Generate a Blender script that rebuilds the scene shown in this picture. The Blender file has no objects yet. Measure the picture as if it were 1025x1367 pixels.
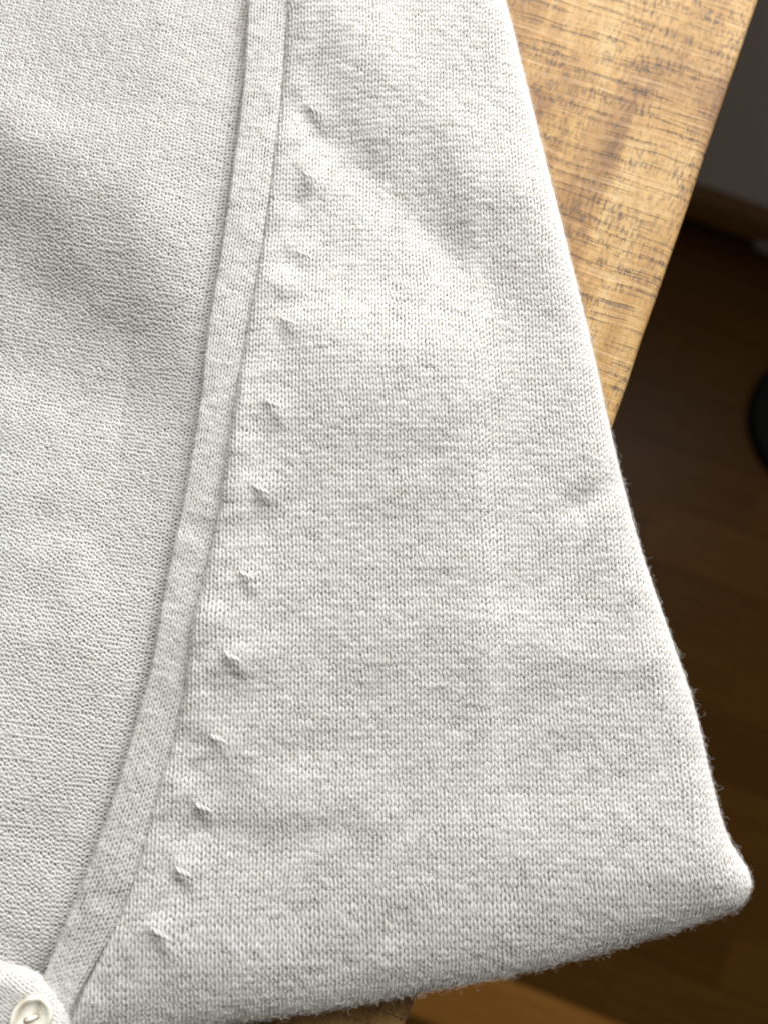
import bpy, bmesh, math, random
import numpy as np
from mathutils import Vector, Matrix

rng = np.random.default_rng(7)
random.seed(7)
scene = bpy.context.scene
COL = scene.collection

# ------------------------------------------------------------------ camera
PITCH = math.radians(8.0)
Z0 = 0.016                      # height of the folded front panel above the table top
DIST = 0.190
FPX = 1027.0                    # focal length in pixels of the 1025 x 1367 photograph
CAM = np.array([0.0, -DIST * math.sin(PITCH), Z0 + DIST * math.cos(PITCH)])
FWD = np.array([0.0, math.sin(PITCH), -math.cos(PITCH)])
UPV = np.array([0.0, math.cos(PITCH), math.sin(PITCH)])
cam_data = bpy.data.cameras.new('camera')
cam = bpy.data.objects.new('camera', cam_data)
COL.objects.link(cam)
scene.camera = cam
cam.location = CAM
cam.rotation_euler = (PITCH, 0, 0)
cam_data.sensor_fit = 'HORIZONTAL'
cam_data.sensor_width = 26.0
cam_data.lens = 26.0 * FPX / 1025.0
cam_data.clip_start = 0.01
cam_data.clip_end = 50
cam_data.dof.use_dof = True
cam_data.dof.focus_distance = DIST + 0.001
cam_data.dof.aperture_fstop = 26.0 / 3.3

# ------------------------------------------------------------------ frame of the room (table edge along YR, wall along XR)
def unproj(u, v, z):
    u = np.asarray(u, float); v = np.asarray(v, float)
    a = (u - 512.5) / FPX; b = -(v - 683.5) / FPX
    dx = a; dy = FWD[1] + UPV[1] * b; dz = FWD[2] + UPV[2] * b
    s = (z - CAM[2]) / dz
    return CAM[0] + dx * s, CAM[1] + dy * s

def proj(x, y, z):
    rx = x - CAM[0]; ry = y - CAM[1]; rz = z - CAM[2]
    d = ry * FWD[1] + rz * FWD[2]
    return 512.5 + FPX * rx / d, 683.5 - FPX * (ry * UPV[1] + rz * UPV[2]) / d

E0 = np.array(unproj(1012, 0, 0.0)); E1 = np.array(unproj(545, 1367, 0.0))
YR = (E0 - E1) / np.linalg.norm(E0 - E1)
XR = np.array([YR[1], -YR[0]])
ROOM_A = math.atan2(XR[1], XR[0])
FLOOR_Z = -0.72

def room(xr, yr):               # room coordinates: origin on the table edge nearest E1
    p = E1 + XR * xr + YR * yr
    return float(p[0]), float(p[1])

def to_room(x, y):
    d = np.array([x, y]) - E1
    return float(d @ XR), float(d @ YR)

WALL_Y = to_room(*unproj(962, 297, FLOOR_Z))[1]

# ------------------------------------------------------------------ light
world = bpy.data.worlds.new('World')
scene.world = world
world.use_nodes = True
wb = world.node_tree.nodes['Background']
wb.inputs[0].default_value = (1.0, 0.88, 0.75, 1)
wb.inputs[1].default_value = 0.10

def area(name, loc, target, sx, sy, power, col):
    l = bpy.data.lights.new(name, 'AREA')
    l.shape = 'RECTANGLE'; l.size = sx; l.size_y = sy; l.energy = power; l.color = col
    o = bpy.data.objects.new(name, l); COL.objects.link(o)
    o.location = loc
    o.rotation_euler = (Vector(target) - Vector(loc)).to_track_quat('-Z', 'Y').to_euler()
    return o

wx, wy = room(0.02, WALL_Y - 0.03)
tx, ty = room(0.02, 0.12)
wt = room(0.02, WALL_Y - 1.03)
area('window_light', (wx, wy, 0.46), (wt[0], wt[1], 0.46), 0.95, 0.70, 20.3, (0.99, 0.99, 0.995))

vs = scene.view_settings
vs.view_transform = 'Standard'; vs.look = 'None'; vs.exposure = 0.0; vs.gamma = 1.0
vs.use_curve_mapping = False
scene.cycles.max_bounces = 7
scene.cycles.diffuse_bounces = 5
scene.cycles.filter_width = 1.9
scene.cycles_curves.shape = 'RIBBONS'
scene.cycles.use_denoising = True

# ------------------------------------------------------------------ helpers
def link(name, data, parent=None):
    o = bpy.data.objects.new(name, data); COL.objects.link(o)
    if parent is not None: o.parent = parent
    return o

def empty(name, loc=(0, 0, 0), rz=0.0):
    o = bpy.data.objects.new(name, None); COL.objects.link(o)
    o.location = loc; o.rotation_euler = (0, 0, rz); o.empty_display_size = 0.05
    return o

def tag(o, label=None, cat=None, group=None, kind=None):
    if label: o['label'] = label
    if cat: o['category'] = cat
    if group: o['group'] = group
    if kind: o['kind'] = kind
    return o

def np_mesh(name, co, quads, mat, smooth=True, attrs=None):
    me = bpy.data.meshes.new(name)
    co = np.ascontiguousarray(co, dtype=np.float32); q = np.ascontiguousarray(quads, dtype=np.int32)
    me.vertices.add(len(co)); me.vertices.foreach_set('co', co.ravel())
    me.loops.add(q.size); me.loops.foreach_set('vertex_index', q.ravel())
    me.polygons.add(len(q))
    me.polygons.foreach_set('loop_start', np.arange(0, q.size, q.shape[1], dtype=np.int32))
    me.update(calc_edges=True)
    me.polygons.foreach_set('use_smooth', np.full(len(q), smooth, dtype=bool))
    for k, a in (attrs or {}).items():
        at = me.attributes.new(k, 'FLOAT', 'POINT')
        at.data.foreach_set('value', np.ascontiguousarray(a, dtype=np.float32))
    me.materials.append(mat)
    me.update()
    return me

def grid_quads(nu, nv):
    i, j = np.meshgrid(np.arange(nu - 1), np.arange(nv - 1), indexing='ij')
    a = (i * nv + j).ravel()
    return np.stack([a, a + nv, a + nv + 1, a + 1], 1)

def bm_obj(name, bm, mat, parent=None, smooth=False):
    me = bpy.data.meshes.new(name); bm.to_mesh(me); bm.free()
    me.materials.append(mat)
    if smooth:
        for p in me.polygons: p.use_smooth = True
    return link(name, me, parent)

def box_bm(x0, x1, y0, y1, z0, z1, bevel=0.0, seg=2):
    bm = bmesh.new()
    bmesh.ops.create_cube(bm, size=1.0)
    for v in bm.verts:
        v.co = ((x0 + x1) / 2 + v.co.x * (x1 - x0), (y0 + y1) / 2 + v.co.y * (y1 - y0), (z0 + z1) / 2 + v.co.z * (z1 - z0))
    if bevel: bmesh.ops.bevel(bm, geom=bm.edges[:], offset=bevel, segments=seg, affect='EDGES', profile=0.5)
    return bm

class NT:
    def __init__(s, name):
        s.m = bpy.data.materials.new(name); s.m.use_nodes = True
        s.t = s.m.node_tree; s.p = s.t.nodes['Principled BSDF']
    def n(s, typ, **kw):
        nd = s.t.nodes.new(typ)
        for k, v in kw.items():
            if k.startswith('_'): setattr(nd, k[1:], v)
            else: nd.inputs[k.replace('__', ' ')].default_value = v
        return nd
    def l(s, a, b): s.t.links.new(a, b)
    def coords(s, scale, kind='Object', rot=(0, 0, 0)):
        tc = s.n('ShaderNodeTexCoord'); mp = s.n('ShaderNodeMapping')
        mp.inputs['Scale'].default_value = scale; mp.inputs['Rotation'].default_value = rot
        s.l(tc.outputs[kind], mp.inputs['Vector']); return mp.outputs[0]
    def noise(s, vec, scale=1.0, detail=3.0, rough=0.55, dist=0.0):
        nd = s.n('ShaderNodeTexNoise', Scale=scale, Detail=detail, Roughness=rough, Distortion=dist)
        s.l(vec, nd.inputs['Vector']); return nd.outputs['Fac']
    def ramp(s, fac, stops):
        r = s.n('ShaderNodeValToRGB'); e = r.color_ramp.elements
        while len(e) < len(stops): e.new(0.5)
        for k, (p, c) in enumerate(stops):
            e[k].position = p; e[k].color = (*c, 1) if not np.isscalar(c) else (c, c, c, 1)
        s.l(fac, r.inputs[0]); return r.outputs[0]
    def mix(s, fac, a, b, mode='MIX'):
        m = s.n('ShaderNodeMix', _data_type='RGBA', _blend_type=mode)
        for sock, val in ((m.inputs[0], fac), (m.inputs[6], a), (m.inputs[7], b)):
            if hasattr(val, 'is_output'): s.l(val, sock)
            elif np.isscalar(val): sock.default_value = val
            else: sock.default_value = (*val, 1)
        return m.outputs[2]
    def math(s, op, a, b=0.5):
        m = s.n('ShaderNodeMath', _operation=op)
        for sock, val in ((m.inputs[0], a), (m.inputs[1], b)):
            if hasattr(val, 'is_output'): s.l(val, sock)
            else: sock.default_value = val
        return m.outputs[0]
    def bump(s, h, strength, dist):
        b = s.n('ShaderNodeBump', Strength=strength, Distance=dist)
        s.l(h, b.inputs['Height']); s.l(b.outputs[0], s.p.inputs['Normal'])
    def set(s, **kw):
        for k, v in kw.items(): s.p.inputs[k.replace('__', ' ')].default_value = v

# ------------------------------------------------------------------ materials
def wool_mat(name, tint):
    k = NT(name)
    at = k.n('ShaderNodeAttribute', _attribute_name='tone')
    v = k.coords((1, 1, 1))
    fine = k.noise(v, 2600, 2.0, 0.6)
    med = k.noise(v, 420, 3.0, 0.6)
    s = k.math('ADD', k.math('MULTIPLY', fine, 0.45), k.math('MULTIPLY', med, 0.3))
    s = k.math('ADD', s, k.math('MULTIPLY', at.outputs['Fac'], 0.5))
    c = k.ramp(s, [(0.30, tuple(0.60 * t * w for t, w in zip(tint, (1, 0.94, 0.85)))),
                   (0.52, tuple(0.81 * t * w for t, w in zip(tint, (1, 0.985, 0.955)))),
                   (0.80, tuple(0.88 * t for t in tint))])
    k.l(c, k.p.inputs['Base Color'])
    k.set(Roughness=0.9, Sheen__Weight=0.25, Sheen__Roughness=0.6)
    k.p.inputs['Specular IOR Level'].default_value = 0.15
    k.bump(fine, 0.4, 0.0002)
    tr = k.n('ShaderNodeBsdfTranslucent'); k.l(c, tr.inputs['Color'])
    mx = k.n('ShaderNodeMixShader'); mx.inputs[0].default_value = 0.36
    k.l(k.p.outputs[0], mx.inputs[1]); k.l(tr.outputs[0], mx.inputs[2])
    k.l(mx.outputs[0], k.t.nodes['Material Output'].inputs['Surface'])
    return k.m
M_WOOL = wool_mat('cream_wool', (1.0, 0.992, 0.972))
k = NT('wool_fibre'); k.set(Roughness=0.6); k.p.inputs['Base Color'].default_value = (0.9, 0.88, 0.83, 1)
k.p.inputs['Specular IOR Level'].default_value = 0.3
M_FIBRE = k.m

def table_wood():
    k = NT('rough_sawn_wood')
    v = k.coords((1, 1, 1))
    big = k.noise(k.coords((26, 9, 9)), 1, 4, 0.55, 0.6)
    mid = k.noise(k.coords((150, 22, 60)), 1, 4, 0.6, 0.4)
    base = k.ramp(k.math('ADD', k.math('MULTIPLY', big, 0.72), k.math('MULTIPLY', mid, 0.28)),
                  [(0.33, (0.10, 0.048, 0.017)), (0.41, (0.25, 0.125, 0.036)), (0.52, (0.42, 0.245, 0.080)), (0.66, (0.56, 0.40, 0.19))])
    # short pores along the grain
    pores = k.noise(k.coords((1150, 300, 600)), 1, 3, 0.6, 0.4)
    pm = k.ramp(pores, [(0.51, 0.0), (0.57, 1.0)])
    wob = k.noise(k.coords((22, 22, 22)), 1, 2, 0.5)
    sep = k.n('ShaderNodeSeparateXYZ'); k.l(v, sep.inputs[0])
    yy = k.math('ADD', sep.outputs[1], k.math('MULTIPLY', wob, 0.006))
    cmb = k.n('ShaderNodeCombineXYZ')
    k.l(k.math('MULTIPLY', sep.outputs[0], 26.0), cmb.inputs[0]); k.l(k.math('MULTIPLY', yy, 560.0), cmb.inputs[1])
    saw = k.noise(cmb.outputs[0], 1.0, 3, 0.6)
    patch = k.math('MULTIPLY', k.ramp(k.noise(k.coords((60, 45, 45)), 1, 3, 0.6), [(0.38, 0.35), (0.56, 1.0)]), k.ramp(saw, [(0.40, 0.25), (0.56, 1.0)]))
    base = k.mix(k.math('MULTIPLY', k.math('MULTIPLY', pm, patch), 0.85), base, (0.085, 0.055, 0.035))
    sm = k.ramp(saw, [(0.52, 0.0), (0.60, 1.0)])
    frag = k.ramp(k.noise(k.coords((170, 420, 60)), 1, 3, 0.65), [(0.36, 0.15), (0.55, 1.0)])
    spatch = k.ramp(k.noise(k.coords((16, 19, 12)), 1, 2, 0.5), [(0.36, 0.45), (0.58, 1.0)])
    smask = k.math('MULTIPLY', k.math('MULTIPLY', sm, frag), spatch)
    base = k.mix(k.math('MULTIPLY', smask, 0.58), base, (0.095, 0.072, 0.062))
    pale = k.ramp(saw, [(0.26, 1.0), (0.42, 0.0)])
    base = k.mix(k.math('MULTIPLY', k.math('MULTIPLY', pale, frag), 0.3), base, (0.50, 0.41, 0.28))
    k.l(base, k.p.inputs['Base Color'])
    rough = k.ramp(saw, [(0.3, 0.5), (0.7, 0.7)])
    k.l(rough, k.p.inputs['Roughness'])
    h = k.math('SUBTRACT', k.math('ADD', k.math('MULTIPLY', mid, 0.4), saw), k.math('MULTIPLY', pm, 0.15))
    h = k.math('SUBTRACT', h, k.math('MULTIPLY', smask, 0.6))
    k.p.inputs['Specular IOR Level'].default_value = 0.35
    k.bump(h, 0.5, 0.0008)
    return k.m
M_TABLE = table_wood()

def floor_wood():
    k = NT('parquet_wood')
    oi = k.n('ShaderNodeObjectInfo')
    g = k.noise(k.coords((6, 90, 30)), 1, 4, 0.6, 0.5)
    c = k.ramp(g, [(0.3, (0.085, 0.037, 0.006)), (0.7, (0.115, 0.053, 0.010))])
    c2 = k.mix(1.0, c, k.ramp(oi.outputs['Random'], [(0.0, 0.84), (1.0, 1.12)]), 'MULTIPLY')
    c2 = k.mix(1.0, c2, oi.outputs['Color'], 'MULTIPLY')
    k.l(c2, k.p.inputs['Base Color'])
    k.set(Roughness=0.40); k.p.inputs['Specular IOR Level'].default_value = 0.10
    k.bump(g, 0.1, 0.0005)
    return k.m
M_FLOOR = floor_wood()
k = NT('subfloor'); k.set(Roughness=0.8); k.p.inputs['Base Color'].default_value = (0.05, 0.03, 0.015, 1); M_SUB = k.m
k = NT('grey_wall_paint'); g = k.noise(k.coords((300, 300, 300)), 1, 3); k.set(Roughness=0.8)
k.l(k.ramp(g, [(0.3, (0.84, 0.85, 0.88)), (0.7, (0.87, 0.88, 0.91))]), k.p.inputs['Base Color']); k.bump(g, 0.15, 0.001); M_WALL = k.m
k = NT('stained_baseboard'); g = k.noise(k.coords((8, 120, 120)), 1, 4); k.set(Roughness=0.4)
k.l(k.ramp(g, [(0.3, (0.20, 0.10, 0.03)), (0.7, (0.30, 0.16, 0.05))]), k.p.inputs['Base Color']); M_BASE = k.m
k = NT('black_plastic'); g = k.noise(k.coords((400, 400, 400)), 1, 2); k.set(Roughness=0.7); k.p.inputs['Specular IOR Level'].default_value = 0.15
k.l(k.ramp(g, [(0.3, 0.003), (0.7, 0.006)]), k.p.inputs['Base Color']); M_BLACK = k.m
k = NT('grey_plug_plastic'); g = k.noise(k.coords((400, 400, 400)), 1, 2); k.set(Roughness=0.4)
k.l(k.ramp(g, [(0.3, 0.30), (0.7, 0.36)]), k.p.inputs['Base Color']); M_PLUG = k.m

# ------------------------------------------------------------------ the setting
def room_obj(name, bm, mat, parent=None, smooth=False):
    o = bm_obj(name, bm, mat, parent, smooth)
    if parent is None:
        o.location = (E1[0], E1[1], 0); o.rotation_euler = (0, 0, ROOM_A)
    return o

floor = room_obj('floor', box_bm(-1.2, 1.3, -1.1, WALL_Y + 0.2, FLOOR_Z - 0.05, FLOOR_Z - 0.006), M_SUB)
tag(floor, 'dark brown wooden strip floor far below the table', None, None, 'structure')
PW, GAP = 0.072, 0.0002
lens_ = (0.36, 0.48, 0.42)
plank_mesh = []
prng = np.random.default_rng(5)
for L in lens_:
    bm = box_bm(0, L - GAP, 0, PW - GAP, -0.006, 0.0, 0.0003, 1)
    me = bpy.data.meshes.new('plank'); bm.to_mesh(me); bm.free(); me.materials.append(M_FLOOR); plank_mesh.append(me)
y = WALL_Y - 0.012 - PW
while y > -0.75:
    x = -0.12 - random.random() * 0.4
    while x < 0.95:
        q = random.randrange(3)
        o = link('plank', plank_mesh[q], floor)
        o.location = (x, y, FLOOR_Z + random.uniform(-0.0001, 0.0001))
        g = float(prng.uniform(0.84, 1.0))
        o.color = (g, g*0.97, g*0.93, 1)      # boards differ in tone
        for pu, pv_, g in ((620, 1352, 2.6), (680, 1350, 2.6), (770, 1366, 3.6)):  # brighter light on this stretch of floor, painted into the boards' colour
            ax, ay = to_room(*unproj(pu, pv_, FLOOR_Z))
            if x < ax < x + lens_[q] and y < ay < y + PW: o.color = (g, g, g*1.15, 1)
        x += lens_[q]
    y -= PW
wall = room_obj('wall', box_bm(-1.6, 1.8, WALL_Y, WALL_Y + 0.12, FLOOR_Z - 0.05, 1.6), M_WALL)
tag(wall, 'grey painted wall beyond the table', None, None, 'structure')
bm = bmesh.new()
bt = 0.016
prof = [(0, 0), (-bt, 0), (-bt, 0.046), (-bt + 0.003, 0.052), (-bt + 0.008, 0.056), (0, 0.058)]
rings = []
for x in np.linspace(-1.6, 1.8, 3):
    rings.append([bm.verts.new((x, WALL_Y - 0.0005 + a, FLOOR_Z + b)) for a, b in prof])
for r0, r1 in zip(rings, rings[1:]):
    for i in range(len(prof) - 1): bm.faces.new((r0[i], r1[i], r1[i + 1], r0[i + 1]))
bmesh.ops.recalc_face_normals(bm, faces=bm.faces[:])
base = room_obj('baseboard', bm, M_BASE)
tag(base, 'brown wooden baseboard along the foot of the grey wall', None, None, 'structure')

# cable along the baseboard
def tube_bm(pts, r, sides=10, caps=True):
    bm = bmesh.new(); rings = []
    pts = [Vector(p) for p in pts]
    for i, p in enumerate(pts):
        t = (pts[min(i + 1, len(pts) - 1)] - pts[max(i - 1, 0)]).normalized()
        a = t.cross(Vector((0, 0, 1)))
        if a.length < 1e-4: a = t.cross(Vector((1, 0, 0)))
        a.normalize(); b = a.cross(t)
        rr = r[i] if hasattr(r, '__len__') else r
        rings.append([bm.verts.new(p + (a * math.cos(q) + b * math.sin(q)) * rr) for q in np.linspace(0, 2 * math.pi, sides, endpoint=False)])
    for r0, r1 in zip(rings, rings[1:]):
        for i in range(sides): bm.faces.new((r0[i], r0[(i + 1) % sides], r1[(i + 1) % sides], r1[i]))
    if caps: bm.faces.new(rings[0][::-1]); bm.faces.new(rings[-1])
    bmesh.ops.recalc_face_normals(bm, faces=bm.faces[:])
    return bm
pxr, pyr = to_room(*unproj(1004, 326, FLOOR_Z))
cable = empty('power_cable', (E1[0], E1[1], 0), ROOM_A)
tag(cable, 'thick black cable with pale grey plug lying on floor by the baseboard', 'cable')
cp = [(-0.7 + (pxr + 0.7) * t, WALL_Y - 0.032 + (pyr - WALL_Y + 0.032) * max(0, t * 1.6 - 0.6) + 0.003 * math.sin(9 * t), FLOOR_Z + 0.0062) for t in np.linspace(0, 1, 40)]
bm_obj('cord', tube_bm(cp, 0.0058), M_BLACK, cable, True)
e = cp[-1]
bm_obj('plug', tube_bm([(e[0], e[1], e[2] + 0.002), (e[0] + 0.004, e[1] - 0.001, e[2] + 0.003), (e[0] + 0.034, e[1] - 0.006, e[2] + 0.003), (e[0] + 0.040, e[1] - 0.007, e[2] + 0.003)],
                       [0.006, 0.009, 0.009, 0.007], 14), M_PLUG, cable, True)

# round black stand on the floor
sx, sy = unproj(1000 + 104, 562, FLOOR_Z + 0.012)
stand = empty('round_stand', (float(sx), float(sy), FLOOR_Z))
tag(stand, 'black round stand foot on the dark floor at the right edge', 'stand')
def lathe_bm(prof, n=48):
    bm = bmesh.new(); rings = []
    for q in np.linspace(0, 2 * math.pi, n, endpoint=False):
        rings.append([bm.verts.new((r * math.cos(q), r * math.sin(q), z)) for r, z in prof])
    for i in range(n):
        a, b = rings[i], rings[(i + 1) % n]
        for j in range(len(prof) - 1): bm.faces.new((a[j], b[j], b[j + 1], a[j + 1]))
    bmesh.ops.remove_doubles(bm, verts=bm.verts[:], dist=1e-6)
    bmesh.ops.recalc_face_normals(bm, faces=bm.faces[:])
    return bm
RB = 104 * 0.915 / FPX
bm_obj('foot', lathe_bm([(0, 0), (RB - 0.003, 0), (RB, 0.003), (RB, 0.012), (RB - 0.003, 0.016), (RB - 0.010, 0.0175), (0.02, 0.021), (0, 0.021)]), M_BLACK, stand, True)
bm_obj('post', lathe_bm([(0.011, 0.0205), (0.011, 0.24), (0.009, 0.245), (0, 0.245)], 20), M_BLACK, stand, True)

# ------------------------------------------------------------------ table
TL0, TL1, TW, TT = -0.42, WALL_Y - 0.06, 0.52, 0.034
table = empty('wooden_table', (E1[0], E1[1], 0), ROOM_A)
tag(table, 'rough sawn honey brown wooden table top under the cream cardigan', 'table')
ny = 700
ys = np.linspace(TL0, TL1, ny)
def smooth_noise(n, step, amp):
    k = rng.normal(size=n // step + 4)
    return amp * np.interp(np.arange(n) / step, np.arange(len(k)), k)
jx = smooth_noise(ny, 60, 0.00025) + smooth_noise(ny, 9, 0.00012)
chip = np.clip(smooth_noise(ny, 7, 1.0) - 1.3, 0, 1) * 0.0006
prof = [(-TW, 0.0), (-TW * 0.7, 0.0)] + [(-x, 0.0) for x in (0.25, 0.16, 0.10, 0.06, 0.03, 0.012, 0.004)] + \
       [(-0.0014, -0.0001), (-0.0006, -0.0005), (-0.0001, -0.0013), (0.0, -0.0025), (0.0, -0.012), (-0.0003, -TT + 0.002), (-0.002, -TT), (-TW, -TT)]
pv = []
for a, b in prof:
    edge = max(0.0, 1 + a / 0.01) if a > -0.01 else 0.0
    pv.append(np.stack([a + edge * (jx - chip), ys, np.full(ny, b) - chip * edge * (0.5 if b > -0.002 else 0)], 1))
co = np.concatenate(pv)
me = np_mesh('table_top', co, grid_quads(len(prof), ny), M_TABLE)
link('table_top', me, table)
for lx in (-TW + 0.07, -0.10):
    for ly in (TL0 + 0.08, TL1 - 0.08):
        bm_obj('leg', box_bm(lx - 0.03, lx + 0.03, ly - 0.03, ly + 0.03, FLOOR_Z, -TT, 0.003), M_TABLE, table)

# ------------------------------------------------------------------ cardigan outlines, in photograph pixels at the height of the panel
def smooth_poly(pts, n, passes=0):
    p = np.array(pts, float)
    d = np.concatenate([[0], np.cumsum(np.linalg.norm(np.diff(p, axis=0), axis=1))])
    t = np.linspace(0, d[-1], n)
    # Catmull-Rom like via cubic hermite
    m = np.gradient(p, d, axis=0)
    k = np.clip(np.searchsorted(d, t, side='right') - 1, 0, len(d) - 2)
    h = (d[k + 1] - d[k])[:, None]; s = ((t - d[k]) / (d[k + 1] - d[k]))[:, None]
    return (2*s**3-3*s**2+1)*p[k] + (s**3-2*s**2+s)*h*m[k] + (-2*s**3+3*s**2)*p[k+1] + (s**3-s**2)*h*m[k+1]

BAND_L = smooth_poly([(343, -130), (334, 0), (325, 130), (310, 245), (296, 340), (277, 456), (271, 520), (250, 650), (221, 790), (200, 905), (190, 940), (160, 1045), (107, 1190), (58, 1305), (20, 1400)], 300)
BAND_R = smooth_poly([(396, -130), (384, 0), (372, 130), (362, 225), (349, 325), (332, 430), (321, 500), (305, 620), (277, 765), (262, 830), (247, 925), (203, 1085), (155, 1235), (104, 1322), (55, 1425)], 300)
OUT = smooth_poly([(628, -150), (672, 0), (700, 110), (745, 290), (785, 450), (816, 590), (852, 730), (893, 850), (925, 945), (945, 1030), (966, 1110), (977, 1136), (994, 1156), (1002, 1178), (999, 1196), (984, 1210), (950, 1224), (850, 1257), (700, 1297), (560, 1325), (420, 1350), (280, 1370), (120, 1400), (0, 1428)], 260)
MM = DIST / FPX   # metres for one pixel of the panel

# outline world points; silhouettes sit half a thickness below the panel
ZS = Z0 - 0.006
ox, oy = unproj(OUT[:, 0], OUT[:, 1], ZS)
OW = np.stack([ox, oy], 1)
# horizontal half width of the rolled edge along the outline
ar = np.interp(np.arange(len(OUT)), [0, 60, 126, 139, 147, 156, 175, 200, 259],
               np.array([44, 55, 55, 52, 58, 86, 118, 135, 135]) * MM)
BR = 0.0076

def sdf(x, y):
    d_all = np.empty(len(x)); nx = np.empty(len(x)); nyy = np.empty(len(x)); aa = np.empty(len(x))
    A = OW[:-1]; B = OW[1:]; AB = B - A; L2 = (AB ** 2).sum(1); Ln = np.sqrt(L2)
    # outward normal: the outline runs down the right side then leftwards, inside lies to its right hand
    on = np.stack([-AB[:, 1], AB[:, 0]], 1) / Ln[:, None]
    CH = 20000
    for s in range(0, len(x), CH):
        px = x[s:s+CH, None]; py = y[s:s+CH, None]
        t = np.clip(((px - A[:, 0]) * AB[:, 0] + (py - A[:, 1]) * AB[:, 1]) / L2, 0, 1)
        qx = A[:, 0] + t * AB[:, 0]; qy = A[:, 1] + t * AB[:, 1]
        d2 = (px - qx) ** 2 + (py - qy) ** 2
        k = d2.argmin(1); r = np.arange(len(k))
        dx = px[:, 0] - qx[r, k]; dy = py[:, 0] - qy[r, k]
        sg = np.where(dx * on[k, 0] + dy * on[k, 1] > 0, -1.0, 1.0)
        d = np.sqrt(d2[r, k])
        ux = np.where(d > 1e-5, -sg * dx / np.maximum(d, 1e-5), on[k, 0]); uy = np.where(d > 1e-5, -sg * dy / np.maximum(d, 1e-5), on[k, 1])
        d_all[s:s+CH] = d * sg; nx[s:s+CH] = ux; nyy[s:s+CH] = uy
        aa[s:s+CH] = ar[k] + (ar[np.minimum(k + 1, len(ar) - 1)] - ar[k]) * t[r, k]
    return d_all, nx, nyy, aa

GX = np.arange(-0.125, 0.150, 0.0006); GY = np.arange(-0.20, 0.19, 0.0006)
_gx, _gy = np.meshgrid(GX, GY, indexing='ij')
_G = [q.reshape(_gx.shape) for q in sdf(_gx.ravel(), _gy.ravel())]
def blur(g, r):
    for ax in (0, 1):
        k = np.pad(g, [(r, r) if q == ax else (0, 0) for q in (0, 1)], mode='edge')
        c = np.cumsum(k, axis=ax); z = np.zeros_like(np.take(c, [0], ax)); c = np.concatenate([z, c], ax)
        n = g.shape[ax]
        g = (np.take(c, np.arange(2*r+1, 2*r+1+n), ax) - np.take(c, np.arange(0, n), ax))/(2*r+1)
    return g
_G = [blur(blur(q, 4), 4) for q in _G]
_l = np.maximum(np.hypot(_G[1], _G[2]), 0.3); _G[1] /= _l; _G[2] /= _l
def sdf(x, y):
    a = np.clip((x - GX[0])/0.0006, 0, len(GX)-1.001); b = np.clip((y - GY[0])/0.0006, 0, len(GY)-1.001)
    i = a.astype(int); j = b.astype(int); f = a-i; g = b-j
    return [(q[i, j]*(1-f)+q[i+1, j]*f)*(1-g) + (q[i, j+1]*(1-f)+q[i+1, j+1]*f)*g for q in _G]

def seam_u(v): return np.interp(v, BAND_R[:, 1], BAND_R[:, 0])
def band_u(v): return np.interp(v, BAND_L[:, 1], BAND_L[:, 0])

MARKS = [(416, 152, 1.5), (408, 242, 1.0), (400, 346, 0.8), (380, 438, 1.0), (362, 549, 1.1), (346, 661, 1.0), (326, 773, 1.0), (308, 880, 1.1), (287, 988, 1.0), (266, 1080, 1.1), (240, 1166, 1.1), (210, 1246, 1.0)]

def vnoise(u, v, seed, scale):
    r = np.random.default_rng(seed); g = r.normal(size=(64, 64))
    a = (u + 400) / scale; b = (v + 400) / scale
    i = np.floor(a).astype(int); j = np.floor(b).astype(int); f = a - i; h = b - j
    f = f*f*(3-2*f); h = h*h*(3-2*h)
    G = lambda p, q: g[p % 64, q % 64]
    return (G(i, j)*(1-f)+G(i+1, j)*f)*(1-h) + (G(i, j+1)*(1-f)+G(i+1, j+1)*f)*h

def ridge(u, v, a, b, wid, amp, sharp=None):
    """bump along the segment a-b; sharp = narrower width on its left-hand side"""
    ax, ay = a; bx, by = b
    L = math.hypot(bx-ax, by-ay); tx, ty = (bx-ax)/L, (by-ay)/L
    p = (u-ax)*tx + (v-ay)*ty; q = -(u-ax)*ty + (v-ay)*tx
    e = np.maximum(np.maximum(-p, p-L), 0)
    w = wid if sharp is None else np.where(q > 0, sharp, wid)
    return amp * np.exp(-(q/w)**2 - (e/(0.5*L))**2)

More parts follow.
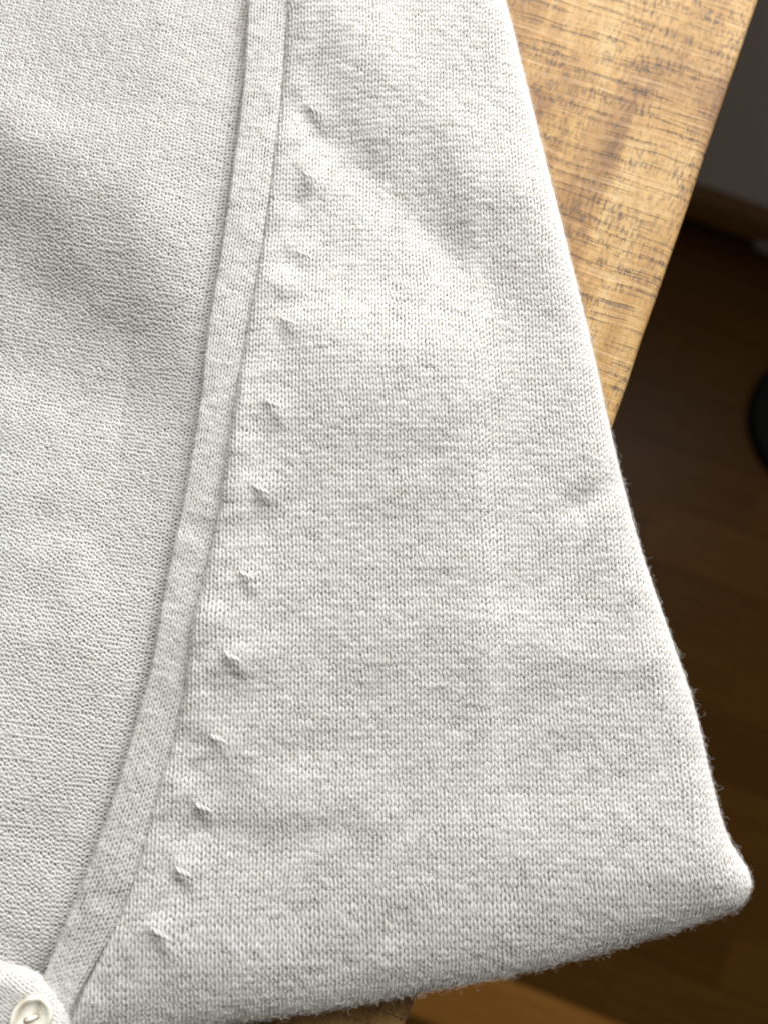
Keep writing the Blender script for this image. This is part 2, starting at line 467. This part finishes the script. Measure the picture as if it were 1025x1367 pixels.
def front_height(x, y):
    u, v = proj(x, y, Z0)
    h = 0.0005 * vnoise(u, v, 3, 140) + 0.00018 * vnoise(u + 0.5*v, v, 4, 44)
    h += ridge(u, v, (450, 30), (640, 230), 60, 0.0020)
    h += ridge(u, v, (425, 165), (560, 300), 34, -0.0016)
    h += ridge(u, v, (565, 200), (600, 330), 40, -0.0014)
    h += ridge(u, v, (460, 470), (600, 490), 65, 0.0026, 125)
    h += 0.0025 * np.exp(-((v-640)/330.0)**2) * (0.5 - 0.5*np.tanh((u - 650 - 0.03*(v-640))/12.0))
    h += ridge(u, v, (775, 672), (825, 640), 20, -0.0014)
    h += ridge(u, v, (700, 860), (900, 900), 55, 0.0008)
    h += ridge(u, v, (430, 1080), (640, 1130), 60, 0.0008)
    h += ridge(u, v, (250, 1110), (420, 1110), 24, -0.0005)
    # fashioning marks: small steep ridges with a hollow on the lower left
    for (mu, mv, s) in MARKS:
        du = u - mu; dv = v - mv
        p = du*0.62 + dv*0.78; q = -du*0.78 + dv*0.62
        w = np.exp(-((p-5)/(20*s))**2)
        h += s*w*(0.00074*np.exp(-((q+6)/np.where(q > -6, 9.5, 21))**2) - 0.00004*np.exp(-((q-9)/8)**2))
    # puckered strip between the seam and the marks
    sd = u - seam_u(v)
    h += 0.00034*np.exp(-((sd-30)/26)**2)*vnoise(u + 0.7*v, v - 0.4*u, 8, 30)
    h += 0.0005*np.exp(-((sd-22)/16)**2)
    # groove at the seam
    h -= 0.0016*np.exp(-(np.maximum(sd, -4)/5.5)**2) + 0.0024*np.clip(-(sd-1)/5, 0, 1)
    return h

def front_surface(x, y):
    d, nx, ny_, a = sdf(x, y)
    R = np.sqrt((a*a + BR*BR)/2)
    tau = d - a
    th = np.where(tau < 0, -tau/R, 0.0)
    thc = np.minimum(th, math.pi)
    fl = np.where(tau < 0, tau, 0.0)
    over = np.maximum(th - math.pi, 0)*R
    X = x + nx*(fl + a*np.sin(thc) - over)
    Y = y + ny_*(fl + a*np.sin(thc) - over)
    # the panel sinks gently towards the bottom fold
    Z = Z0 - BR*(1-np.cos(thc)) + front_height(x, y)*np.clip(1 - th/1.6, 0.15, 1)
    return np.stack([X, Y, Z], 1)

def inner_surface(x, y):
    u, v = proj(x, y, Z0 - 0.0035)
    h = 0.0005*vnoise(u, v, 21, 150) + 0.00018*vnoise(u, v, 22, 50)
    q = -(u - 130)*0.545 + (v - 368)*0.838 + 6*vnoise(u, v, 23, 120)
    fd = np.clip((v-470)/560, 0, 1); fd = fd*fd*(3-2*fd)
    h += -0.0036*np.tanh(q/62.0)*(1-fd) + 0.0012*np.exp(-((q+95)/60)**2) + 0.0012*fd
    h += ridge(u, v, (20, 480), (260, 560), 45, -0.0008)
    h += ridge(u, v, (-60, 700), (260, 560), 120, -0.0006)
    h += ridge(u, v, (-60, 1000), (120, 900), 130, 0.0014)
    h += ridge(u, v, (60, 1130), (150, 1020), 26, -0.0006)
    dd = band_u(v) - u
    h = h*np.clip(dd/110, 0, 1)**0.8
    h -= 0.0011*np.exp(-(np.maximum(dd, 0)/16)**2)
    h -= 0.003*np.exp(-((u-45)/70)**2 - ((v-1330)/60)**2)
    return np.stack([x, y, Z0 - 0.0030 + h], 1)

BWD = 49 * MM
bl = np.stack(unproj(BAND_L[:, 0], BAND_L[:, 1], Z0), 1); br = np.stack(unproj(BAND_R[:, 0], BAND_R[:, 1], Z0), 1)
bc = (bl + br)/2
BS = np.concatenate([[0], np.cumsum(np.linalg.norm(np.diff(bc, axis=0), axis=1))])
def band_surface(w, t_):
    """w across (0 = free edge on the left, BWD = seam), t_ = minus the length along the band"""
    t = -t_
    L = np.stack([np.interp(t, BS, bl[:, 0]), np.interp(t, BS, bl[:, 1])], 1)
    Rr = np.stack([np.interp(t, BS, br[:, 0]), np.interp(t, BS, br[:, 1])], 1)
    d = (Rr - L)/BWD
    a1, b1 = 0.0009, 0.0012; a2, b2 = 0.0007, 0.0011
    R1 = math.sqrt((a1*a1+b1*b1)/2); R2 = math.sqrt((a2*a2+b2*b2)/2)
    th1 = np.clip((a1 - w)/R1, 0, 3.3); th2 = np.clip((w - (BWD - a2))/R2, 0, 2.2)
    ww = np.where(w < a1, a1 - a1*np.sin(th1), np.where(w > BWD-a2, BWD - a2 + a2*np.sin(th2), w))
    z = Z0 + 0.0002 - b1*(1-np.cos(th1)) - b2*(1-np.cos(th2)) + 0.0003*np.sin(np.clip(ww/BWD, 0, 1)*math.pi)
    s = t/MM
    z = z + 0.00010*vnoise(s, ww/MM*0.6, 31, 70) + 0.00012*vnoise(s, ww/MM, 33, 25)
    z = z - 0.0012*np.clip((t/MM - 1250)/250, 0, 1)**2
    P = L + d*ww[:, None]
    return np.stack([P[:, 0], P[:, 1], z], 1)

# button stand of the other front: a rounded pad at the lower left, stitched with its own wales
PAD_C = np.array(unproj(-8, 1399, Z0)); PAD_A = math.radians(-38); PAD_R = 90*MM
def pad_surface(x, y):
    """flat local coordinates: x along the strip, y across; rolled under all along its rounded edge"""
    a, b = 0.0026, 0.0030
    r = np.maximum(np.hypot(x, y), 1e-6); dist = PAD_R - r
    th = np.clip((a - dist)/0.0028, 0, 2.4)
    k = np.where(dist < a, (PAD_R - a + a*np.sin(th))/r, 1.0)
    X = x*k; Y = y*k
    z = Z0 + 0.0026 - b*(1-np.cos(th)) + 0.0004*vnoise(x/MM, y/MM, 41, 40)
    bx, by = BTN_LOC
    z = z - 0.0007*np.exp(-(((X-bx)**2 + (Y-by)**2)/0.0055**2)**2)
    c, s = math.cos(PAD_A), math.sin(PAD_A)
    return np.stack([PAD_C[0] + X*c - Y*s, PAD_C[1] + X*s + Y*c, z], 1)
def pad_local(px, py):
    c, s = math.cos(PAD_A), math.sin(PAD_A); dx = px - PAD_C[0]; dy = py - PAD_C[1]
    return dx*c + dy*s, -dx*s + dy*c
BTN_W = np.array(unproj(41, 1361, Z0 + 0.0030))
BTN_LOC = pad_local(*BTN_W)

# ------------------------------------------------------------------ knitting
def frame_of(S, x, y, e=1e-4):
    P = S(x, y)
    U = S(x + e, y) - P; V = S(x, y + e) - P
    N = np.cross(U, V); N /= np.maximum(np.linalg.norm(N, axis=1, keepdims=True), 1e-12)
    U /= np.maximum(np.linalg.norm(U, axis=1, keepdims=True), 1e-12)
    V = np.cross(N, U)
    return P, U, V, N

def knit(name, S, lattice, mask, rows, cols, w, c, purl=False, flip=True, rad=0.238, A=1.12, H=0.83, parent=None, lift=0.0, asym=0.42, relief=0.54, seg=12, sides=5):
    """courses of yarn loops laid on the surface S; lattice(i, j) -> flat metres; mask(x, y) -> bool for stitch centres"""
    fs = -1.0 if flip else 1.0
    zs = -1.0 if not purl else 1.0
    Cx, Cy, Cn, Cr, Tn, runs = [], [], [], [], [], []
    th1 = np.arange(seg)/seg*2*math.pi
    ci = np.arange(cols[0], cols[1])
    base = 0
    for j in range(rows[0], rows[1]):
        sx, sy = lattice(ci + 0.5, np.full(len(ci), j + 0.0))
        ok = mask(sx, sy)
        if not ok.any(): continue
        edges = np.flatnonzero(np.diff(np.concatenate([[0], ok.astype(int), [0]])))
        for a, b in zip(edges[::2], edges[1::2]):
            if b - a < 2: continue
            n = b - a
            idx = np.repeat(np.arange(n), seg); th = np.tile(th1, n)
            idx = np.append(idx, n-1); th = np.append(th, 2*math.pi)
            jx = rng.normal(0, 0.055, n); jh = rng.normal(1, 0.10, n); jr = np.clip(rng.normal(1, 0.11, n), 0.75, 1.3); jz = rng.normal(0, 0.10, n); jy = rng.normal(0, 0.09, n)
            tt = np.arange(len(th))/seg
            kn = np.arange(n) + 0.5
            I = lambda q: np.interp(tt, kn, q)
            col = ci[a] + idx + (th + A*np.sin(2*th))/(2*math.pi) + I(jx)
            row = j + fs*0.5*0 + I(jy) - fs*(-H*np.cos(th)*I(jh))
            X, Y = lattice(col, row)
            Cx.append(X); Cy.append(Y)
            Cn.append((zs*(np.cos(2*th)*relief + asym*np.cos(th)) + I(jz)*0.5)*rad*w + lift)
            Cr.append(rad*w*I(jr))
            # melange tone wanders along the yarn
            kk = rng.normal(size=n//5 + 4)
            lo = np.interp(tt/5.0 + rng.random(), np.arange(len(kk)), kk)
            Tn.append(0.5 + 0.015*lo + 0.11*I(rng.normal(size=n)))
            runs.append((base, len(th))); base += len(th)
    x = np.concatenate(Cx); y = np.concatenate(Cy); n_ = np.concatenate(Cn); r = np.concatenate(Cr); tone = np.concatenate(Tn)
    P, U, V, N = frame_of(S, x, y)
    C = P + N*n_[:, None]
    T = np.zeros_like(C)
    quads = []
    ring = np.arange(sides)
    for s, m in runs:
        seg_ = C[s:s+m]; t = np.empty_like(seg_)
        t[1:-1] = seg_[2:] - seg_[:-2]; t[0] = seg_[1]-seg_[0]; t[-1] = seg_[-1]-seg_[-2]
        T[s:s+m] = t
        a = (s + np.arange(m-1))[:, None]*sides
        quads.append(np.stack([a+ring, a+(ring+1) % sides, a+sides+(ring+1) % sides, a+sides+ring], 2).reshape(-1, 4))
    T /= np.maximum(np.linalg.norm(T, axis=1, keepdims=True), 1e-12)
    B = np.cross(T, N); B /= np.maximum(np.linalg.norm(B, axis=1, keepdims=True), 1e-12)
    M = np.cross(B, T)
    ph = ring*2*math.pi/sides + 0.3
    co = C[:, None, :] + r[:, None, None]*(np.cos(ph)[None, :, None]*B[:, None, :] + np.sin(ph)[None, :, None]*M[:, None, :])
    me = np_mesh(name, co.reshape(-1, 3), np.concatenate(quads)[:, ::-1], M_WOOL, True, {'tone': np.repeat(tone, sides)})
    print(name, 'tris', 2*sum(len(q) for q in quads))
    o = link(name, me, parent); tag(o, kind='stuff')
    return o

def sheet(name, S, xs, ys, mask, depth, parent):
    X, Y = np.meshgrid(xs, ys, indexing='ij')
    x = X.ravel(); y = Y.ravel()
    P, U, V, N = frame_of(S, x, y)
    co = P - N*depth
    q = grid_quads(len(xs), len(ys))
    ok = mask(x, y)
    q = q[ok[q].all(1)]
    used = np.unique(q); remap = np.full(len(co), -1); remap[used] = np.arange(len(used))
    me = np_mesh(name, co[used], remap[q], M_WOOL, True, {'tone': np.full(len(used), 0.5)})
    return link(name, me, parent)

def fuzz(name, S, x, y, parent, length=(0.0010, 0.0030), rise=0.0004, rad=0.0000100, base_n=0.0002, npt=7):
    n = len(x)
    ang = rng.random(n)*2*math.pi; L = rng.uniform(*length, n)*np.where(rng.random(n) < 0.06, 2.2, 1.0)
    curl = rng.normal(0, 0.9, n); rs = np.abs(rng.normal(0, rise, n)) + 0.0001
    t = np.linspace(0, 1, npt)[None, :]
    hd = ang[:, None] + curl[:, None]*t + 0.3*np.sin(t*rng.uniform(3, 9, n)[:, None] + rng.random(n)[:, None]*6)
    st = (L/npt)[:, None]
    fx = x[:, None] + np.cumsum(np.cos(hd)*st, 1); fy = y[:, None] + np.cumsum(np.sin(hd)*st, 1)
    fn = base_n + rs[:, None]*np.sin(t*math.pi*rng.uniform(0.5, 1.0, n)[:, None])*1.2
    P, U, V, N = frame_of(S, fx.ravel(), fy.ravel())
    co = (P + N*fn.ravel()[:, None]).astype(np.float32)
    cv = bpy.data.hair_curves.new(name)
    cv.add_curves([npt]*n)
    cv.attributes['position'].data.foreach_set('vector', co.ravel())
    ra = cv.attributes.get('radius') or cv.attributes.new('radius', 'FLOAT', 'POINT')
    rr = np.repeat(rng.uniform(0.7, 1.3, n)*rad, npt).astype(np.float32)
    ra.data.foreach_set('value', rr)
    cv.materials.append(M_FIBRE)
    o = link(name, cv, parent); tag(o, kind='stuff')
    return o

cardigan = empty('cardigan', (0, 0, 0))
tag(cardigan, 'folded cream wool knit cardigan overhanging the table edge', 'cardigan')

# --- front panel
WF, CF = 9.5*MM, 7.7*MM
fx0, fy0 = unproj(430, 683, Z0)
def lat_front(i, j):
    Y = fy0 - j*CF + 0.0006*np.sin(i*0.05 + 1.0) + 0.0004*np.sin(i*0.021 + j*0.03)
    X = fx0 + i*WF*(1 - 0.055*(Y - fy0)/0.126) + 0.0005*np.sin(j*0.045 + i*0.02)
    X = X + 0.00022*vnoise(i*9.0, j*4.0, 61, 37); Y = Y + 0.00018*vnoise(i*9.0, j*7.0, 62, 110)
    return X, Y
OUT_LIM = -0.016
def mask_front(x, y):
    u, v = proj(x, y, Z0)
    ok = (u > seam_u(v) - 12) & (v > -95) & (u > 60)
    r = np.flatnonzero(ok)
    d, nx, ny_, a = sdf(x[r], y[r])
    R = np.sqrt((a*a+BR*BR)/2)
    ok[r] &= (d - a > -R*2.3) & (proj(x[r], y[r], Z0)[1] < 1500)
    return ok
fp = sheet('front_panel', front_surface, np.arange(-0.1, 0.125, 0.0011), np.arange(-0.17, 0.16, 0.0011), mask_front, 0.00034, cardigan)
fp['label'] = 'smooth stockinette front panel with a row of small fashioning bumps'
knit('knit_stitches', front_surface, lat_front, mask_front, (-110, 118), (-60, 92), WF, CF, parent=fp)

# --- inner panel (reverse side)
WI, CI = 9.5*MM, 5.7*MM
ix0, iy0 = unproj(150, 683, Z0-0.003)
def lat_inner(i, j):
    al = np.radians(np.interp(j, [-122, 122], [14.5, 5.5]))
    X = ix0 + i*WI - 0.12*j*CI*0.9 + 0.0004*np.sin(j*0.07)
    Y = iy0 - j*CI - np.tan(al)*i*WI + 0.0003*np.sin(i*0.13)
    return X, Y
def mask_inner(x, y):
    u, v = proj(x, y, Z0-0.003)
    return (u < band_u(v) + 12) & (u > -80) & (v > -90) & (v < 1390)
ip = sheet('back_panel', inner_surface, np.arange(-0.13, -0.02, 0.0009), np.arange(-0.15, 0.16, 0.0009), mask_inner, 0.00045, cardigan)
ip['label'] = 'purl side of the back panel seen inside the neck opening'
knit('knit_stitches', inner_surface, lat_inner, mask_inner, (-150, 150), (-45, 45), WI, CI, purl=True, parent=ip, A=0.70, H=0.95, rad=0.208, asym=0.0, relief=0.38, seg=10)

# --- front band
WB, CB = BWD/6.3, 6.8*MM
def lat_band(i, j): return i*WB + 0.0001*np.sin(j*0.2), -j*CB + 0*i
def mask_band(x, y): return (y < -0.006) & (y > -BS[-1]+0.003) & (x > -0.0022) & (x < BWD + 0.0010)
bp = sheet('front_band', band_surface, np.linspace(-0.0022, BWD+0.001, 36), -np.arange(0.006, BS[-1]-0.003, 0.0009)[::-1], mask_band, 0.0005, cardigan)
bp['label'] = 'narrow knitted band along the neck edge'
knit('knit_stitches', band_surface, lat_band, mask_band, (0, int(BS[-1]/CB)), (-4, 10), WB, CB, parent=bp, rad=0.24, relief=0.48)

# --- button stand
def lat_pad(i, j): return j*CB*1.0 + 0*i, i*WB
def mask_pad(x, y):
    return (np.hypot(x, y) < PAD_R + 0.0035) & (y > -0.012) & (x > -0.016)
pp = sheet('button_band', pad_surface, np.arange(-0.016, 0.024, 0.0007), np.arange(-0.012, 0.024, 0.0007), mask_pad, 0.0005, cardigan)
pp['label'] = 'rounded edge of the button band lapping over the corner'
knit('knit_stitches', lambda x, y: pad_surface(x, y), lat_pad, mask_pad, (-14, 20), (-9, 18), WB, CB, parent=pp, rad=0.23)

# --- fashioning marks: doubled stitches that stand proud
def yarn_tube(S, pts, r, name, parent):
    p = np.array(pts); x, y, n = p[:, 0], p[:, 1], p[:, 2]
    P, U, V, N = frame_of(S, x, y)
    C = P + N*n[:, None]
    bm = tube_bm([tuple(c) for c in C], r, 8)
    o = bm_obj(name, bm, M_WOOL, parent, True)
    at = o.data.attributes.new('tone', 'FLOAT', 'POINT'); at.data.foreach_set('value', np.full(len(o.data.vertices), 0.62, dtype=np.float32))
    return o
for (mu, mv, s) in MARKS:
    mark = None
    for q in range(3):
        x0, y0 = (float(z) for z in unproj(mu + 1 + 6.0*q, mv - 6 + 2.5*q, Z0))
        ln = (11 + random.uniform(-2, 2))*min(s, 1.25); hd = random.uniform(0.75, 1.05)
        pts = [(x0 + ln*(t-0.4)*math.cos(hd)*MM, y0 - ln*(t-0.4)*math.sin(hd)*MM, 0.00010 + 0.00034*math.sin(math.pi*min(1, t + 0.12))*(1.15 - 0.25*q)) for t in np.linspace(0, 1, 8)]
        rr = [0.00040*(0.55 + 0.45*math.sin(math.pi*t)) for t in np.linspace(0, 1, 8)]
        o = yarn_tube(front_surface, pts, rr, 'fashioning_mark' if q == 0 else 'crossed_stitch', cardigan if q == 0 else mark)
        if q == 0: mark = o

# --- fuzz
def scatter(n, box, mask):
    x = rng.uniform(box[0], box[1], n*3); y = rng.uniform(box[2], box[3], n*3)
    m = mask(x, y); return x[m][:n], y[m][:n]
x, y = scatter(110000, (-0.1, 0.125, -0.17, 0.16), mask_front)
fuzz('wool_fuzz', front_surface, x, y, fp)
# more and longer fibres stand off the folded edges
NE = 2800
k = rng.integers(0, len(OW)-1, NE); f = rng.random(NE)
px_ = OW[k] + (OW[k+1]-OW[k])*f[:, None]
tb = OW[k+1]-OW[k]; nb = np.stack([-tb[:, 1], tb[:, 0]], 1)/np.linalg.norm(tb, axis=1)[:, None]
off = rng.uniform(-0.004, 0.008, NE)
px_ = px_ + nb*off[:, None]
fuzz('edge_fuzz', front_surface, px_[:, 0], px_[:, 1], fp, (0.0006, 0.0026), 0.0007, 0.0000075)
x, y = scatter(30000, (-0.13, -0.02, -0.15, 0.16), mask_inner)
fuzz('wool_fuzz', inner_surface, x, y, ip)
x, y = scatter(6000, (-0.0022, BWD, -BS[-1]+0.004, -0.006), mask_band)
fuzz('wool_fuzz', band_surface, x, y, bp)
x, y = scatter(6000, (-0.016, 0.024, -0.012, 0.024), mask_pad)
fuzz('wool_fuzz', pad_surface, x, y, pp)

# ------------------------------------------------------------------ button
k = NT('mother_of_pearl')
wv = k.n('ShaderNodeTexWave', Scale=90.0, Distortion=9.0, Detail=3.0)
k.l(k.coords((1, 1, 1)), wv.inputs['Vector'])
k.l(k.ramp(wv.outputs['Fac'], [(0.0, (0.50, 0.46, 0.35)), (0.5, (0.64, 0.62, 0.52)), (1.0, (0.72, 0.70, 0.62))]), k.p.inputs['Base Color'])
k.set(Roughness=0.22, Coat__Weight=0.6, Coat__Roughness=0.08)
k.p.inputs['Subsurface Weight'].default_value = 0.25
k.p.inputs['Subsurface Radius'].default_value = (0.0012, 0.001, 0.0007)
k.p.inputs['Subsurface Scale'].default_value = 1.0
M_PEARL = k.m
k = NT('button_hole_shadow'); k.set(Roughness=0.6); g = k.noise(k.coords((900, 900, 900)), 1, 2)
k.l(k.ramp(g, [(0.3, (0.22, 0.15, 0.06)), (0.7, (0.30, 0.21, 0.09))]), k.p.inputs['Base Color']); M_HOLE = k.m
RBT = 24.5*MM
btn = bm_obj('button', lathe_bm([(0, -0.0002), (RBT*0.8, -0.0002), (RBT*0.97, 0.0004), (RBT, 0.0009), (RBT*0.985, 0.0013), (RBT*0.93, 0.00165), (RBT*0.84, 0.0017), (RBT*0.74, 0.00135), (RBT*0.60, 0.00085), (RBT*0.4, 0.00066), (0, 0.0006)], 64), M_PEARL, cardigan, True)
btn.location = (BTN_W[0], BTN_W[1], Z0 + 0.0024)
btn.rotation_euler = (math.radians(-16), math.radians(12), math.radians(-20))
btn['label'] = 'pearly off-white sewn button'
for q in (0.6, 0.6+math.pi):
    h = bm_obj('hole', lathe_bm([(0, 0.0003), (0.0006, 0.0003), (0.00062, 0.00066), (0.00045, 0.00068), (0, 0.00065)], 20), M_HOLE, btn, True)
    h.location = (0.0011*math.cos(q), 0.0011*math.sin(q), 0.0)
pts = [(0.0011*math.cos(0.6)*t, 0.0011*math.sin(0.6)*t, 0.0006 + 0.00055*(1-t*t)) for t in np.linspace(-1, 1, 9)]
th = bm_obj('thread', tube_bm(pts, 0.00038, 8), M_WOOL, btn, True)
at = th.data.attributes.new('tone', 'FLOAT', 'POINT'); at.data.foreach_set('value', np.full(len(th.data.vertices), 0.6, dtype=np.float32))
